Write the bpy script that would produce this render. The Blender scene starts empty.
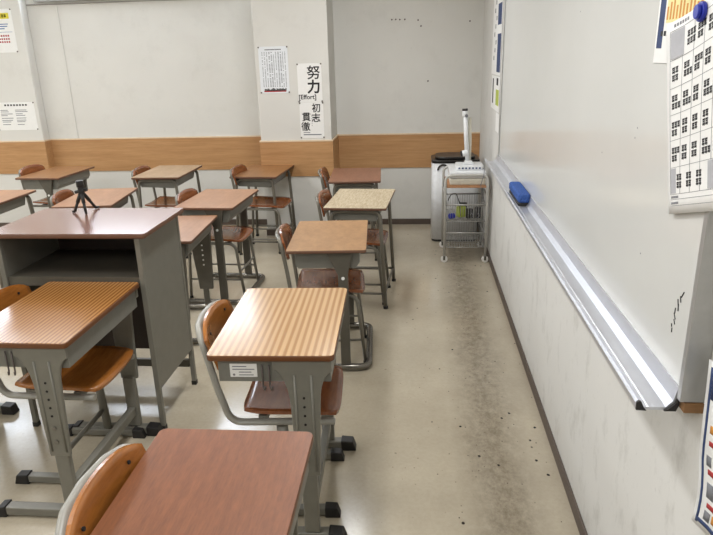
import bpy, bmesh, math, random
from mathutils import Vector, Matrix
random.seed(7)
SC = bpy.context.scene
COL = SC.collection
PI = math.pi

# ---------------------------------------------------------------- materials
def lin(c):
    return tuple(((v / 255) / 12.92 if v / 255 <= .04045 else ((v / 255 + .055) / 1.055) ** 2.4) for v in c) + (1,)

def base_mat(name, rough=.5, metal=0.0, spec=.5, coat=0.0, coat_rough=.1):
    m = bpy.data.materials.new(name); m.use_nodes = True
    nt = m.node_tree; b = nt.nodes['Principled BSDF']
    b.inputs['Roughness'].default_value = rough
    b.inputs['Metallic'].default_value = metal
    b.inputs['Specular IOR Level'].default_value = spec
    b.inputs['Coat Weight'].default_value = coat
    b.inputs['Coat Roughness'].default_value = coat_rough
    return m, nt, b

def N(nt, t, **kw):
    n = nt.nodes.new(t)
    for k, v in kw.items():
        if k in n.inputs: n.inputs[k].default_value = v
        else: setattr(n, k, v)
    return n

def coords(nt, scale=(1, 1, 1), loc=(0, 0, 0), rot=(0, 0, 0)):
    tc = nt.nodes.new('ShaderNodeTexCoord'); mp = nt.nodes.new('ShaderNodeMapping')
    mp.inputs['Scale'].default_value = scale; mp.inputs['Location'].default_value = loc
    mp.inputs['Rotation'].default_value = rot
    nt.links.new(tc.outputs['Object'], mp.inputs['Vector'])
    return mp.outputs['Vector']

def ramp(nt, fac, stops):
    r = nt.nodes.new('ShaderNodeValToRGB')
    while len(r.color_ramp.elements) < len(stops): r.color_ramp.elements.new(.5)
    for e, (p, c) in zip(r.color_ramp.elements, stops): e.position = p; e.color = c
    nt.links.new(fac, r.inputs['Fac'])
    return r.outputs['Color']

def mix(nt, a, b, fac, mode='MIX'):
    n = nt.nodes.new('ShaderNodeMix'); n.data_type = 'RGBA'; n.blend_type = mode
    for s, v in ((n.inputs[6], a), (n.inputs[7], b)):
        if isinstance(v, tuple): s.default_value = v
        else: nt.links.new(v, s)
    if isinstance(fac, (int, float)): n.inputs[0].default_value = fac
    else: nt.links.new(fac, n.inputs[0])
    return n.outputs[2]

def noise(nt, vec, scale, detail=4, rough=.6):
    n = N(nt, 'ShaderNodeTexNoise', Scale=scale, Detail=detail, Roughness=rough)
    nt.links.new(vec, n.inputs['Vector']); return n.outputs['Fac']

def bump(nt, b, h, strength=.1, dist=.002):
    n = N(nt, 'ShaderNodeBump', Strength=strength, Distance=dist)
    nt.links.new(h, n.inputs['Height']); nt.links.new(n.outputs['Normal'], b.inputs['Normal'])

def plain(name, c, rough=.5, metal=0, vary=.06, scale=30, coat=0.0, spec=.5, coat_rough=.1):
    """one colour with a little uneven wear"""
    m, nt, b = base_mat(name, rough, metal, spec, coat, coat_rough)
    f = noise(nt, coords(nt), scale)
    a = lin(c); lo = tuple(v * (1 - vary) for v in a[:3]) + (1,); hi = tuple(min(1, v * (1 + vary)) for v in a[:3]) + (1,)
    nt.links.new(ramp(nt, f, [(.3, lo), (.7, hi)]), b.inputs['Base Color'])
    return m

def wood(name, c1, c2, stretch=(60, 3, 60), rough=.35, coat=0.0, scale=1.0, spec=.5, fine=.25, coat_rough=.1):
    m, nt, b = base_mat(name, rough, 0, spec, coat, coat_rough)
    v = coords(nt, stretch)
    f = noise(nt, v, scale, 5, .65)
    col = ramp(nt, f, [(.32, lin(c1)), (.68, lin(c2))])
    g = noise(nt, coords(nt, tuple(s * 4 for s in stretch)), scale, 3)
    d = ramp(nt, g, [(.35, (.72, .72, .72, 1)), (.6, (1, 1, 1, 1))])
    col = mix(nt, col, d, fine, 'MULTIPLY')
    nt.links.new(col, b.inputs['Base Color'])
    r2 = noise(nt, coords(nt), 9, 3)
    return m

def striped(name, light, dark, n=42.0, rough=.32, coat=0.0):
    """zebra-grain laminate: straight grain stripes along the long side"""
    m, nt, b = base_mat(name, rough, 0, .5, coat, .12)
    v = coords(nt, (1, .06, 1))
    w = N(nt, 'ShaderNodeTexWave', Scale=PI / 10 / n, Distortion=2.2, Detail=3.0)
    w.inputs['Detail Scale'].default_value = 1.0
    w.bands_direction = 'X'
    nt.links.new(v, w.inputs['Vector'])
    col = ramp(nt, w.outputs['Fac'], [(.15, lin(dark)), (.75, lin(light))])
    f = noise(nt, coords(nt, (160, 5, 160)), 1, 4)
    col = mix(nt, col, ramp(nt, f, [(.3, (.8, .78, .75, 1)), (.65, (1, 1, 1, 1))]), .5, 'MULTIPLY')
    nt.links.new(col, b.inputs['Base Color'])
    return m

def wall_mat(name, c, scuff=.5, streak=(1, 1, 1)):
    m, nt, b = base_mat(name, .75, 0, .3)
    big = noise(nt, coords(nt), 1.3, 3)
    col = ramp(nt, big, [(.3, lin(tuple(int(v * .975) for v in c))), (.7, lin(c))])
    s = noise(nt, coords(nt, streak, (3, 1, 7)), 3.0, 8, .72)
    col = mix(nt, col, lin((120, 116, 106)), N_scale(nt, s, .54, .78, scuff))
    s2 = noise(nt, coords(nt, tuple(3 * q for q in streak), (9, 4, 2)), 7.0, 6, .75)
    col = mix(nt, col, lin((95, 92, 88)), N_scale(nt, s2, .62, .72, scuff * .6))
    nt.links.new(col, b.inputs['Base Color'])
    bump(nt, b, noise(nt, coords(nt), 260, 2), .12, .001)
    return m

def N_scale(nt, fac, lo, hi, amt):
    r = N(nt, 'ShaderNodeMapRange'); r.inputs['From Min'].default_value = lo; r.inputs['From Max'].default_value = hi
    r.inputs['To Max'].default_value = amt; r.clamp = True
    nt.links.new(fac, r.inputs['Value']); return r.outputs['Result']

def floor_mat():
    m, nt, b = base_mat('worn beige vinyl floor', .28, 0, .5)
    v = coords(nt)
    f = noise(nt, v, 2.2, 5, .6)
    col = ramp(nt, f, [(.3, lin((168, 158, 139))), (.7, lin((187, 177, 157)))])
    fine = noise(nt, coords(nt, (1, 1, 1), (4, 4, 0)), 60, 4, .7)
    col = mix(nt, col, ramp(nt, fine, [(.3, (.86, .85, .83, 1)), (.6, (1, 1, 1, 1))]), .55, 'MULTIPLY')
    # trodden dirt running down the aisle beside the board wall
    sep = N(nt, 'ShaderNodeSeparateXYZ'); nt.links.new(v, sep.inputs[0])
    wob = noise(nt, coords(nt, (.6, .6, 1)), 2.0, 3)
    ad = N(nt, 'ShaderNodeMath', operation='MULTIPLY_ADD'); ad.inputs[1].default_value = .16; nt.links.new(wob, ad.inputs[0]); nt.links.new(sep.outputs[0], ad.inputs[2])
    su = N(nt, 'ShaderNodeMath', operation='SUBTRACT'); nt.links.new(ad.outputs[0], su.inputs[0]); su.inputs[1].default_value = .40
    ab = N(nt, 'ShaderNodeMath', operation='ABSOLUTE'); nt.links.new(su.outputs[0], ab.inputs[0])
    band = N(nt, 'ShaderNodeMapRange'); band.inputs['From Min'].default_value = .17; band.inputs['From Max'].default_value = .03
    nt.links.new(ab.outputs[0], band.inputs['Value'])
    dn = noise(nt, coords(nt, (1, .7, 1), (8, 2, 0)), 24, 6, .8)
    dm = N(nt, 'ShaderNodeMapRange'); dm.inputs['From Min'].default_value = .35; dm.inputs['From Max'].default_value = .7; dm.inputs['To Min'].default_value = .25
    nt.links.new(dn, dm.inputs['Value'])
    mu = N(nt, 'ShaderNodeMath', operation='MULTIPLY'); nt.links.new(band.outputs[0], mu.inputs[0]); nt.links.new(dm.outputs[0], mu.inputs[1])
    mu2 = N(nt, 'ShaderNodeMath', operation='MULTIPLY'); nt.links.new(mu.outputs[0], mu2.inputs[0]); mu2.inputs[1].default_value = .95
    col = mix(nt, col, lin((112, 101, 84)), mu2.outputs[0])
    # dark specks
    vo = N(nt, 'ShaderNodeTexVoronoi', Scale=13.0); nt.links.new(coords(nt, (1, .8, 1)), vo.inputs['Vector'])
    sp = N(nt, 'ShaderNodeMapRange'); sp.inputs['From Min'].default_value = .125; sp.inputs['From Max'].default_value = .10
    wobv = noise(nt, coords(nt), 90, 3)
    a2 = N(nt, 'ShaderNodeMath', operation='MULTIPLY_ADD'); a2.inputs[1].default_value = .07; nt.links.new(wobv, a2.inputs[0]); nt.links.new(vo.outputs['Distance'], a2.inputs[2])
    nt.links.new(a2.outputs[0], sp.inputs['Value'])
    keep = N(nt, 'ShaderNodeMath', operation='GREATER_THAN'); keep.inputs[1].default_value = .12
    s3 = N(nt, 'ShaderNodeSeparateColor'); nt.links.new(vo.outputs['Color'], s3.inputs[0]); nt.links.new(s3.outputs[0], keep.inputs[0])
    aisle = N(nt, 'ShaderNodeMapRange'); aisle.inputs['From Min'].default_value = -.25; aisle.inputs['From Max'].default_value = .15; aisle.inputs['To Min'].default_value = .1
    nt.links.new(sep.outputs[0], aisle.inputs['Value'])
    k1 = N(nt, 'ShaderNodeMath', operation='MULTIPLY'); nt.links.new(sp.outputs[0], k1.inputs[0]); nt.links.new(keep.outputs[0], k1.inputs[1])
    k2 = N(nt, 'ShaderNodeMath', operation='MULTIPLY'); nt.links.new(k1.outputs[0], k2.inputs[0]); nt.links.new(aisle.outputs[0], k2.inputs[1])
    col = mix(nt, col, lin((40, 36, 30)), k2.outputs[0])
    vg = N(nt, 'ShaderNodeTexVoronoi', Scale=36.0); nt.links.new(coords(nt, (1, .8, 1), (3, 1, 0)), vg.inputs['Vector'])
    g1 = N(nt, 'ShaderNodeMapRange'); g1.inputs['From Min'].default_value = .12; g1.inputs['From Max'].default_value = .07; nt.links.new(vg.outputs['Distance'], g1.inputs['Value'])
    g2 = N(nt, 'ShaderNodeMapRange'); g2.inputs['From Min'].default_value = .5; g2.inputs['From Max'].default_value = .8
    s4 = N(nt, 'ShaderNodeSeparateColor'); nt.links.new(vg.outputs['Color'], s4.inputs[0]); nt.links.new(s4.outputs[1], g2.inputs['Value'])
    g3 = N(nt, 'ShaderNodeMath', operation='MULTIPLY'); nt.links.new(g1.outputs[0], g3.inputs[0]); nt.links.new(g2.outputs[0], g3.inputs[1])
    g4 = N(nt, 'ShaderNodeMath', operation='MULTIPLY'); nt.links.new(g3.outputs[0], g4.inputs[0]); nt.links.new(aisle.outputs[0], g4.inputs[1])
    col = mix(nt, col, lin((72, 64, 52)), g4.outputs[0])
    nt.links.new(col, b.inputs['Base Color'])
    rr = N(nt, 'ShaderNodeMapRange'); rr.inputs['To Min'].default_value = .10; rr.inputs['To Max'].default_value = .26
    nt.links.new(noise(nt, coords(nt, (1, 1, 1), (2, 9, 0)), 6, 5, .7), rr.inputs['Value']); nt.links.new(rr.outputs[0], b.inputs['Roughness'])
    return m

M = {}
M['floor'] = floor_mat()
M['wall'] = wall_mat('cream painted wall', (217, 216, 211), .13)
M['wall_right'] = wall_mat('scuffed rough painted wall', (216, 215, 211), .40, (1, 2.6, 1.6))
M['ceiling'] = plain('white ceiling', (226, 225, 220), .8)
M['panel'] = wood('orange wood wall panel', (172, 128, 84), (190, 147, 102), (2.2, 30, 34), .45, 0, 1, .4, .18)
M['panel_edge'] = plain('pale panel edge', (222, 200, 170), .5)
M['baseboard'] = plain('brown vinyl baseboard', (86, 74, 66), .5)
M['trimgrey'] = plain('grey picture rail', (150, 146, 140), .5)
M['grey'] = plain('grey enamelled steel', (116, 114, 105), .38, 0, .06, 18)
M['grey_dark'] = plain('dark grey enamelled steel', (84, 80, 71), .4, 0, .07, 18)
M['frame_light'] = plain('light grey enamelled tube', (150, 148, 140), .32)
M['tube_grey'] = plain('grey green painted tube', (112, 108, 98), .32, .1)
M['chrome'] = plain('worn silver tube', (120, 116, 108), .25, .75)
M['book_box'] = plain('grey steel book box', (116, 115, 108), .42)
M['black'] = plain('black rubber', (30, 28, 27), .55)
M['black_gloss'] = plain('black plastic', (24, 22, 22), .3)
M['dark'] = plain('dark punched hole', (22, 20, 18), .8)
M['edge'] = plain('brown desk edging', (104, 62, 30), .4)
M['edge_dull'] = plain('dull brown desk edging', (104, 72, 54), .5)
M['chair_orange'] = wood('varnished orange plywood', (142, 86, 36), (168, 106, 48), (30, 5, 30), .24, .3, 1, .5, .25)
M['chair_red'] = wood('varnished red brown plywood', (112, 62, 32), (138, 80, 44), (30, 5, 30), .24, .3, 1, .5, .3)
M['ply_edge'] = plain('pale plywood edge', (188, 170, 146), .5)
M['alu'] = plain('brushed aluminium', (206, 208, 214), .38, .7, .04, 12)
M['alu_frame'] = plain('dull aluminium frame', (172, 172, 170), .4, .5, .05)
M['board'] = plain('glossy whiteboard enamel', (210, 211, 208), .14, 0, .02, 2)
M['timber'] = wood('raw brown timber', (120, 88, 54), (146, 108, 70), (4, 30, 30), .6)
M['felt'] = plain('blue plush eraser', (62, 92, 158), .95, 0, .45, 160, 0, .2)
bump(M['felt'].node_tree, M['felt'].node_tree.nodes['Principled BSDF'], noise(M['felt'].node_tree, coords(M['felt'].node_tree), 140, 4), 1, .006)
M['paper'] = plain('white paper', (234, 234, 232), .6, 0, .02)
M['paper_blue'] = plain('bluish white paper', (226, 230, 234), .6, 0, .02)
M['ink'] = plain('black ink', (22, 22, 24), .7)
M['ink_grey'] = plain('grey ink', (120, 122, 128), .7)
M['cell'] = plain('grey printed cell', (176, 177, 182), .7)
M['red'] = plain('red ink', (170, 50, 50), .7)
M['yellow_pale'] = plain('pale yellow ink', (232, 222, 160), .7)
M['yellow'] = plain('yellow ink', (226, 214, 70), .7)
M['blue'] = plain('blue ink', (60, 100, 160), .7)
M['navy'] = plain('navy ink', (44, 62, 104), .7)
M['green'] = plain('yellow green plastic', (170, 186, 60), .5)
M['orange'] = plain('orange ink', (206, 140, 60), .7)
M['magnet'] = plain('blue plastic magnet', (28, 44, 160), .35)
M['pin'] = plain('grey pin', (92, 84, 80), .4, .4)
M['white_plastic'] = plain('white plastic', (224, 226, 228), .35)
M['cream_plastic'] = plain('cream plastic', (214, 210, 196), .45)
M['cart'] = plain('silver cart tube', (190, 189, 184), .3, .15)
M['wire'] = plain('silver wire', (160, 159, 155), .35, .3)
M['shelf_wood'] = wood('orange shelf board', (160, 112, 74), (182, 134, 94), (30, 3, 30), .5)
M['wheel'] = plain('white caster wheel', (228, 226, 222), .4)
M['lamp'] = base_mat('frosted lamp diffuser', .6)[0]
M['lamp'].node_tree.nodes['Principled BSDF'].inputs['Base Color'].default_value = (.9, .9, .9, 1)
M['podium_top'] = wood('reddish brown glossy laminate', (124, 84, 70), (140, 98, 82), (16, 60, 60), .2, .35, 1, .7, .3, .18)
M['podium_panel'] = plain('dark brown back panel', (54, 42, 36), .6)

# ---------------------------------------------------------------- mesh helper
class MB:
    def __init__(s): s.bm = bmesh.new()
    def box(s, x0, x1, y0, y1, z0, z1, mtx=None):
        vs = [s.bm.verts.new((x, y, z)) for z in (z0, z1) for (x, y) in ((x0, y0), (x1, y0), (x1, y1), (x0, y1))]
        for f in ((3, 2, 1, 0), (4, 5, 6, 7), (0, 1, 5, 4), (1, 2, 6, 5), (2, 3, 7, 6), (3, 0, 4, 7)): s.bm.faces.new([vs[i] for i in f])
        if mtx: bmesh.ops.transform(s.bm, matrix=mtx, verts=vs)
        return s
    def prism(s, pts, axis, a, b, smooth=False):
        """polygon pts (2-D) extruded along axis from a to b; 2-D order: x->(y,z) y->(x,z) z->(x,y)"""
        def P(p, t): return {'x': (t, p[0], p[1]), 'y': (p[0], t, p[1]), 'z': (p[0], p[1], t)}[axis]
        A = [s.bm.verts.new(P(p, a)) for p in pts]; B = [s.bm.verts.new(P(p, b)) for p in pts]
        n = len(pts)
        s.bm.faces.new(A); s.bm.faces.new(B[::-1])
        for i in range(n):
            f = s.bm.faces.new((A[i], B[i], B[(i + 1) % n], A[(i + 1) % n])); f.smooth = smooth
        return s
    def tube(s, pts, r, n=10, ry=None, up=None, caps=True):
        """swept tube; r in the binormal direction, ry along normal (oval tube)"""
        pts = [Vector(p) for p in pts]; ry = ry or r
        rings = []; nrm = None
        for i, p in enumerate(pts):
            t = ((pts[min(i + 1, len(pts) - 1)] - p).normalized() + (p - pts[max(i - 1, 0)]).normalized())
            t.normalize()
            if nrm is None:
                ref = Vector(up) if up else (Vector((0, 0, 1)) if abs(t.z) < .9 else Vector((1, 0, 0)))
                nrm = (ref - t * ref.dot(t)).normalized()
            else: nrm = (nrm - t * nrm.dot(t)).normalized()
            bn = t.cross(nrm)
            rings.append([s.bm.verts.new(p + nrm * (ry * math.cos(a)) + bn * (r * math.sin(a))) for a in (2 * PI * k / n for k in range(n))])
        for A, B in zip(rings, rings[1:]):
            for k in range(n):
                f = s.bm.faces.new((A[k], A[(k + 1) % n], B[(k + 1) % n], B[k])); f.smooth = True
        if caps: s.bm.faces.new(rings[0][::-1]); s.bm.faces.new(rings[-1])
        return s
    def sheet(s, F, nu, nv, th):
        """closed slab from a surface function F(u,v)->(point, normal)"""
        top = [[None] * (nv + 1) for _ in range(nu + 1)]; bot = [[None] * (nv + 1) for _ in range(nu + 1)]
        for i in range(nu + 1):
            for j in range(nv + 1):
                u, v = i / nu, j / nv; p = Vector(F(u, v)[0])
                du = Vector(F(min(u + .02, 1), v)[0]) - Vector(F(max(u - .02, 0), v)[0]); dv = Vector(F(u, min(v + .02, 1))[0]) - Vector(F(u, max(v - .02, 0))[0])
                nn = du.cross(dv).normalized()
                top[i][j] = s.bm.verts.new(p + nn * th / 2); bot[i][j] = s.bm.verts.new(p - nn * th / 2)
        for i in range(nu):
            for j in range(nv):
                f = s.bm.faces.new((top[i][j], top[i + 1][j], top[i + 1][j + 1], top[i][j + 1])); f.smooth = True
                f = s.bm.faces.new((bot[i][j], bot[i][j + 1], bot[i + 1][j + 1], bot[i + 1][j])); f.smooth = True
        for i in range(nu):
            s.bm.faces.new((top[i][0], bot[i][0], bot[i + 1][0], top[i + 1][0])); s.bm.faces.new((top[i][nv], top[i + 1][nv], bot[i + 1][nv], bot[i][nv]))
        for j in range(nv):
            s.bm.faces.new((top[0][j], top[0][j + 1], bot[0][j + 1], bot[0][j])); s.bm.faces.new((top[nu][j], bot[nu][j], bot[nu][j + 1], top[nu][j + 1]))
        return s
    def disc(s, c, axis, r, h, n=20):
        a = Vector(axis).normalized() * h / 2
        return s.tube([Vector(c) - a, Vector(c) + a], r, n)
    def build(s, name, mat, parent=None, bevel=0.0, seg=2):
        bmesh.ops.recalc_face_normals(s.bm, faces=s.bm.faces)
        me = bpy.data.meshes.new(name); s.bm.to_mesh(me); s.bm.free()
        me.materials.append(M[mat] if isinstance(mat, str) else mat)
        o = bpy.data.objects.new(name, me); COL.objects.link(o)
        if parent: o.parent = parent
        if bevel:
            b = o.modifiers.new('bevel', 'BEVEL'); b.width = bevel; b.segments = seg; b.limit_method = 'ANGLE'; b.angle_limit = math.radians(50)
        return o

def fillet(pts, r, seg=6):
    pts = [Vector(p) for p in pts]; out = [pts[0]]
    for a, p, b in zip(pts, pts[1:], pts[2:]):
        da = (a - p); db = (b - p); ang = da.angle(db)
        L = min(r / math.tan(ang / 2), da.length * .49, db.length * .49)
        A = p + da.normalized() * L; B = p + db.normalized() * L
        for k in range(seg + 1):
            t = k / seg; out.append(A * (1 - t) ** 2 + p * 2 * t * (1 - t) + B * t * t)
    out.append(pts[-1]); return out

def rrect(x0, x1, y0, y1, r, seg=5):
    out = []
    for cx, cy, a0 in ((x1 - r, y0 + r, -90), (x1 - r, y1 - r, 0), (x0 + r, y1 - r, 90), (x0 + r, y0 + r, 180)):
        for k in range(seg + 1):
            a = math.radians(a0 + 90 * k / seg); out.append((cx + r * math.cos(a), cy + r * math.sin(a)))
    return out

def empty(name, loc=(0, 0, 0), rz=0):
    o = bpy.data.objects.new(name, None); COL.objects.link(o); o.empty_display_size = .1
    o.location = loc; o.rotation_euler = (0, 0, rz); return o
def tag(o, label, cat, group=None):
    o['label'] = label; o['category'] = cat
    if group: o['group'] = group
    return o
def struct(o): o['kind'] = 'structure'; return o

def text_mesh(name, body, size, mtx, mat, parent=None, bold=0.0, ex=.0003):
    c = bpy.data.curves.new('tmp', 'FONT'); c.body = body; c.size = size; c.extrude = ex; c.offset = bold
    c.align_x = 'CENTER'; c.align_y = 'CENTER'; c.resolution_u = 3
    t = bpy.data.objects.new('tmp', c); COL.objects.link(t); bpy.context.view_layer.update()
    me = bpy.data.meshes.new_from_object(t.evaluated_get(bpy.context.evaluated_depsgraph_get()))
    bpy.data.objects.remove(t); bpy.data.curves.remove(c)
    xs=[v.co.x for v in me.vertices]; ys=[v.co.y for v in me.vertices]
    me.transform(Matrix.Translation((-(min(xs)+max(xs))/2, -(min(ys)+max(ys))/2, 0)))
    me.name = name; me.transform(mtx); me.materials.clear(); me.materials.append(M[mat])
    o = bpy.data.objects.new(name, me); COL.objects.link(o)
    if parent: o.parent = parent
    return o

# ---------------------------------------------------------------- setting
XW, YF, ZC = .566, 6.065, 2.6
XL, YB = -6.2, -3.0
struct(MB().box(XL - .1, XW + .1, YB - .1, YF + .1, -.1, 0).build('floor', 'floor'))
struct(MB().box(XL - .1, XW + .1, YB - .1, YF + .1, ZC, ZC + .1).build('ceiling', 'ceiling'))
struct(MB().box(XL - .1, XW + .1, YF, YF + .1, 0, ZC).build('wall_far', 'wall'))
struct(MB().box(XW, XW + .1, YB, YF, 0, ZC).build('wall_right', 'wall_right'))
struct(MB().box(XL - .1, XL, YB, YF, 0, ZC).build('wall_left', 'wall'))
struct(MB().box(XL - .1, XW + .1, YB - .1, YB, 0, ZC).build('wall_back', 'wall'))
PX0, PX1, PY = -1.403, -.766, 5.66
LX0, LX1, LPY = -4.28, -3.626, 5.95
struct(MB().box(PX0, PX1, PY, YF - .0005, 0.0005, ZC - .0005).build('wall_pillar_middle', 'wall', None, .004))
struct(MB().box(LX0, LX1, LPY, YF - .0005, 0.0005, ZC - .0005).build('wall_pillar_left', 'wall', None, .012))
ZP0, ZP1 = .555, .866
n = 0
def panel(x0, x1, y0, y1, edge):
    global n
    n += 1; struct(MB().box(x0, x1, y0, y1, ZP0, ZP1).build('trim_%d' % n, 'panel', None, .002))
    n += 1; struct(MB().box(*edge, ZP1 + .0002, ZP1 + .012).build('trim_%d' % n, 'panel_edge'))
G = .0005
for x0, x1 in ((LX1 + .0115, PX0 - .0115), (PX1 + .0115, XW - .001), (XL + .001, LX0 - .0115)):
    panel(x0, x1, YF - .011, YF - G, (x0, x1, YF - .013, YF - G))
for x0, x1, yy in ((PX0, PX1, PY), (LX0, LX1, LPY)):
    panel(x0 - .011, x1 + .011, yy - .0115, yy - G, (x0 - .013, x1 + .013, yy - .0135, yy - G))
    panel(x1 + G, x1 + .011, yy, YF - G, (x1 + G, x1 + .013, yy, YF - G))
    panel(x0 - .011, x0 - G, yy, YF - G, (x0 - .013, x0 - G, yy, YF - G))
def bboard(name, *b): struct(MB().box(*b, .0005, .055).build(name, 'baseboard', None, .002))
bboard('baseboard_far', LX1 + .009, PX0 - .009, YF - .009, YF - G)
bboard('baseboard_far_right', PX1 + .009, XW - .009, YF - .009, YF - G)
bboard('baseboard_pillar', PX0 - .008, PX1 + .008, PY - .0085, PY - G)
bboard('baseboard_pillar_right', PX1 + G, PX1 + .008, PY, YF - G)
bboard('baseboard_pillar_left', PX0 - .008, PX0 - G, PY, YF - G)
bboard('baseboard_left_pillar', LX0 - .008, LX1 + .008, LPY - .0085, LPY - G)
bboard('baseboard_right', XW - .009, XW - G, YB + .01, YF - .01)
n += 1; struct(MB().box(LX1 + .001, PX0 - .001, YF - .012, YF - G, 2.098, 2.108).build('trim_%d' % n, 'trimgrey'))
n += 1; struct(MB().box(-3.345, -3.33, YF - .008, YF - G, .88, 2.097).build('trim_%d' % n, 'wall', None, .002))

M['sky'] = bpy.data.materials.new('daylight behind frosted glass'); M['sky'].use_nodes = True
b_ = M['sky'].node_tree.nodes['Principled BSDF']; b_.inputs['Emission Color'].default_value = (.80, .88, 1, 1); b_.inputs['Emission Strength'].default_value = 14.0
for k, (x0, x1) in enumerate(((LX1 + .10, -1.66), (XL + .1, LX0 - .06))):
    w_ = struct(empty('window_%d' % (k + 1), ((x0 + x1) / 2, YF - .03, 2.34))); hw_ = (x1 - x0) / 2
    MB().box(-hw_, hw_, -.02, .029, -.215, -.19).box(-hw_, hw_, -.02, .029, .19, .215).box(-hw_, -hw_ + .03, -.02, .029, -.19, .19).box(hw_ - .03, hw_, -.02, .029, -.19, .19).box(-.015, .015, -.02, .029, -.19, .19).build('window_frame', 'alu_frame', w_)
    for s_ in (-1, 1):
        a_, c_ = sorted((s_ * .0155, s_ * (hw_ - .0305))); MB().box(a_, c_, .005, .011, -.1895, .1895).build('pane', 'sky', w_)

# ceiling fixtures: (x, y); the light they give is set below
LIGHTS = [(-.62, 4.2), (-.62, 1.8), (-.62, -.6), (-3.0, 4.2), (-3.0, 1.8), (-3.0, -.6), (-5.2, 4.2), (-5.2, 1.8), (-5.2, -.6)]
LW = [1.0] * 9
lcols = ['aisle side', 'middle', 'window side']
lrows = ['nearest the far wall', 'in the middle of the room', 'behind the camera']
for i, (lx, ly) in enumerate(LIGHTS):
    t = empty('ceiling_light', (lx, ly, ZC - .08))
    tag(t, 'white ceiling light of the %s row, %s' % (['board side', 'centre', 'left wall side'][i // 3], ['nearest the far wall', 'above the first desks', 'above the back of the room'][i % 3]), 'ceiling light', 'ceiling lights')
    MB().prism([(-.16, .079), (.16, .079), (.11, .012), (-.11, .012)], 'y', -.62, .62).build('housing', 'white_plastic', t)
    MB().box(-.1, .1, -.6, .6, .003, .0115).build('diffuser', 'lamp', t)
    L = bpy.data.lights.new('tube_light', 'AREA'); L.shape = 'RECTANGLE'; L.size = .2; L.size_y = 1.2
    L.energy = 24 * LW[i]; L.color = (.985, .987, .99)
    lo = bpy.data.objects.new('tube_light', L); COL.objects.link(lo); lo.parent = t; lo.location = (0, 0, -.002)

# ---------------------------------------------------------------- desks
def top_slab(w, d, th, r): return MB().prism(rrect(-d / 2, d / 2, -w / 2, w / 2, r), 'z', -th, 0)

def desk_root(loc, rz, label): 
    t = empty('school_desk', (loc[0], loc[1], 0), math.radians(rz))
    tag(t, label, 'desk', 'school desks'); return t

def desk_top(t, h, mat, edge, r=.018, th=.02):
    # laminate face on top of a slightly thicker edged core
    MB().prism(rrect(-.2, .2, -.3, .3, r), 'z', h - th, h - .0012, True).build('edge_band', edge, t, .003)
    MB().prism(rrect(-.1985, .1985, -.2985, .2985, r), 'z', h - .0012, h + .0003, True).build('tabletop', mat, t)

def desk_modern(loc, rz, label, mat, label_sticker=False):
    """height-adjustable desk: pressed leg plates, posts and black capped sled feet"""
    t = desk_root(loc, rz, label); h = loc[2]
    desk_top(t, h, mat, 'edge')
    zt = h - .0205
    b = MB()                                                     # open-backed book box
    b.box(-.17, .185, -.275, .275, zt - .08, zt - .078).box(-.17, .185, -.275, -.273, zt - .078, zt).box(-.17, .185, .273, .275, zt - .078, zt).box(.183, .185, -.273, .273, zt - .078, zt)
    b.build('book_box', 'book_box', t)
    for s in (-1, 1):
        y0 = s * .277; y1 = s * .292
        ys = (min(y0, y1), max(y0, y1))
        prof = [(.005, zt), (.005, zt - .03)]
        for k in range(7): a = k / 6 * PI / 2; prof.append((.005 + .05 * math.sin(a) ** 1.0 * 1.0, zt - .03 - .12 * (1 - math.cos(a)) - .02 * k / 6))
        prof += [(.062, zt - .42), (.138, zt - .42), (.148, zt - .19)]
        for k in range(6, -1, -1): a = k / 6 * PI / 2; prof.append((.19 - .04 * math.sin(a), zt - .04 - .10 * (1 - math.cos(a)) - .01 * k / 6))
        prof += [(.19, zt)]
        lg = MB().prism(prof, 'y', *ys).build('leg', 'grey', t, .004)
        yo = s * .2925
        r = MB()
        for x in (.072, .125):
            r.tube([(x, yo, zt - .05), (x + .002, yo, zt - .40)], .004, 8)
        r.build('pressed_rib', 'grey', lg)
        for k in range(5):
            MB().disc((.099, s * .2925, zt - .13 - .032 * k), (0, 1, 0), .0042, .0022, 10).build('adjustment_hole', 'dark', lg)
        for k in (5.5, 7.2): MB().disc((.099, s * .295, zt - .13 - .032 * k), (0, 1, 0), .0075, .006, 12).build('bolt_or_hole', 'tube_grey', lg)
        y0 = s * .262; y1 = s * .288
        MB().box(.074, .126, min(y0, y1), max(y0, y1), .0425, zt - .41).build('post', 'grey', t, .005)
        yc = s * .272
        ft = MB().box(-.175, .175, yc - .02, yc + .02, .008, .042).build('foot', 'grey', t, .005)
        for e in (-1, 1):
            q_ = .218 if e > 0 else .198
            MB().prism([(e * .155, .0), (e * q_, .0), (e * (q_ - .013), .043), (e * .155, .047)], 'y', yc - .024, yc + .024).build('foot_cap', 'black', ft, .004)
    MB().box(.085, .115, -.261, .261, .10, .14).build('stretcher', 'grey', t, .004)
    hk = MB()
    for x in (-.03, -.008):
        hk.tube(fillet([(x, -.281, zt - .02), (x, -.281, zt - .092), (x + .008, -.297, zt - .102), (x + .012, -.301, zt - .085)], .008, 4), .003, 6)
    hk.build('bag_hook', 'pin', t)
    if label_sticker:
        st = MB().box(-.133, -.047, -.2765, -.2752, zt - .064, zt - .018).build('asset_sticker', 'paper', t)
        q = MB()
        for r_, w_ in ((0, .045), (1, .07), (2, .06), (3, .066)):
            q.box(-.125 + (.02 if r_ > 1 else 0), -.125 + w_, -.2770, -.2766, zt - .026 - .0098 * r_ - .003, zt - .026 - .0098 * r_)
        q.disc((-.121, -.2768, zt - .056), (0, 1, 0), .004, .0004, 12)
        q.build('sticker_print', 'ink_grey', st)
    return t

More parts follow.
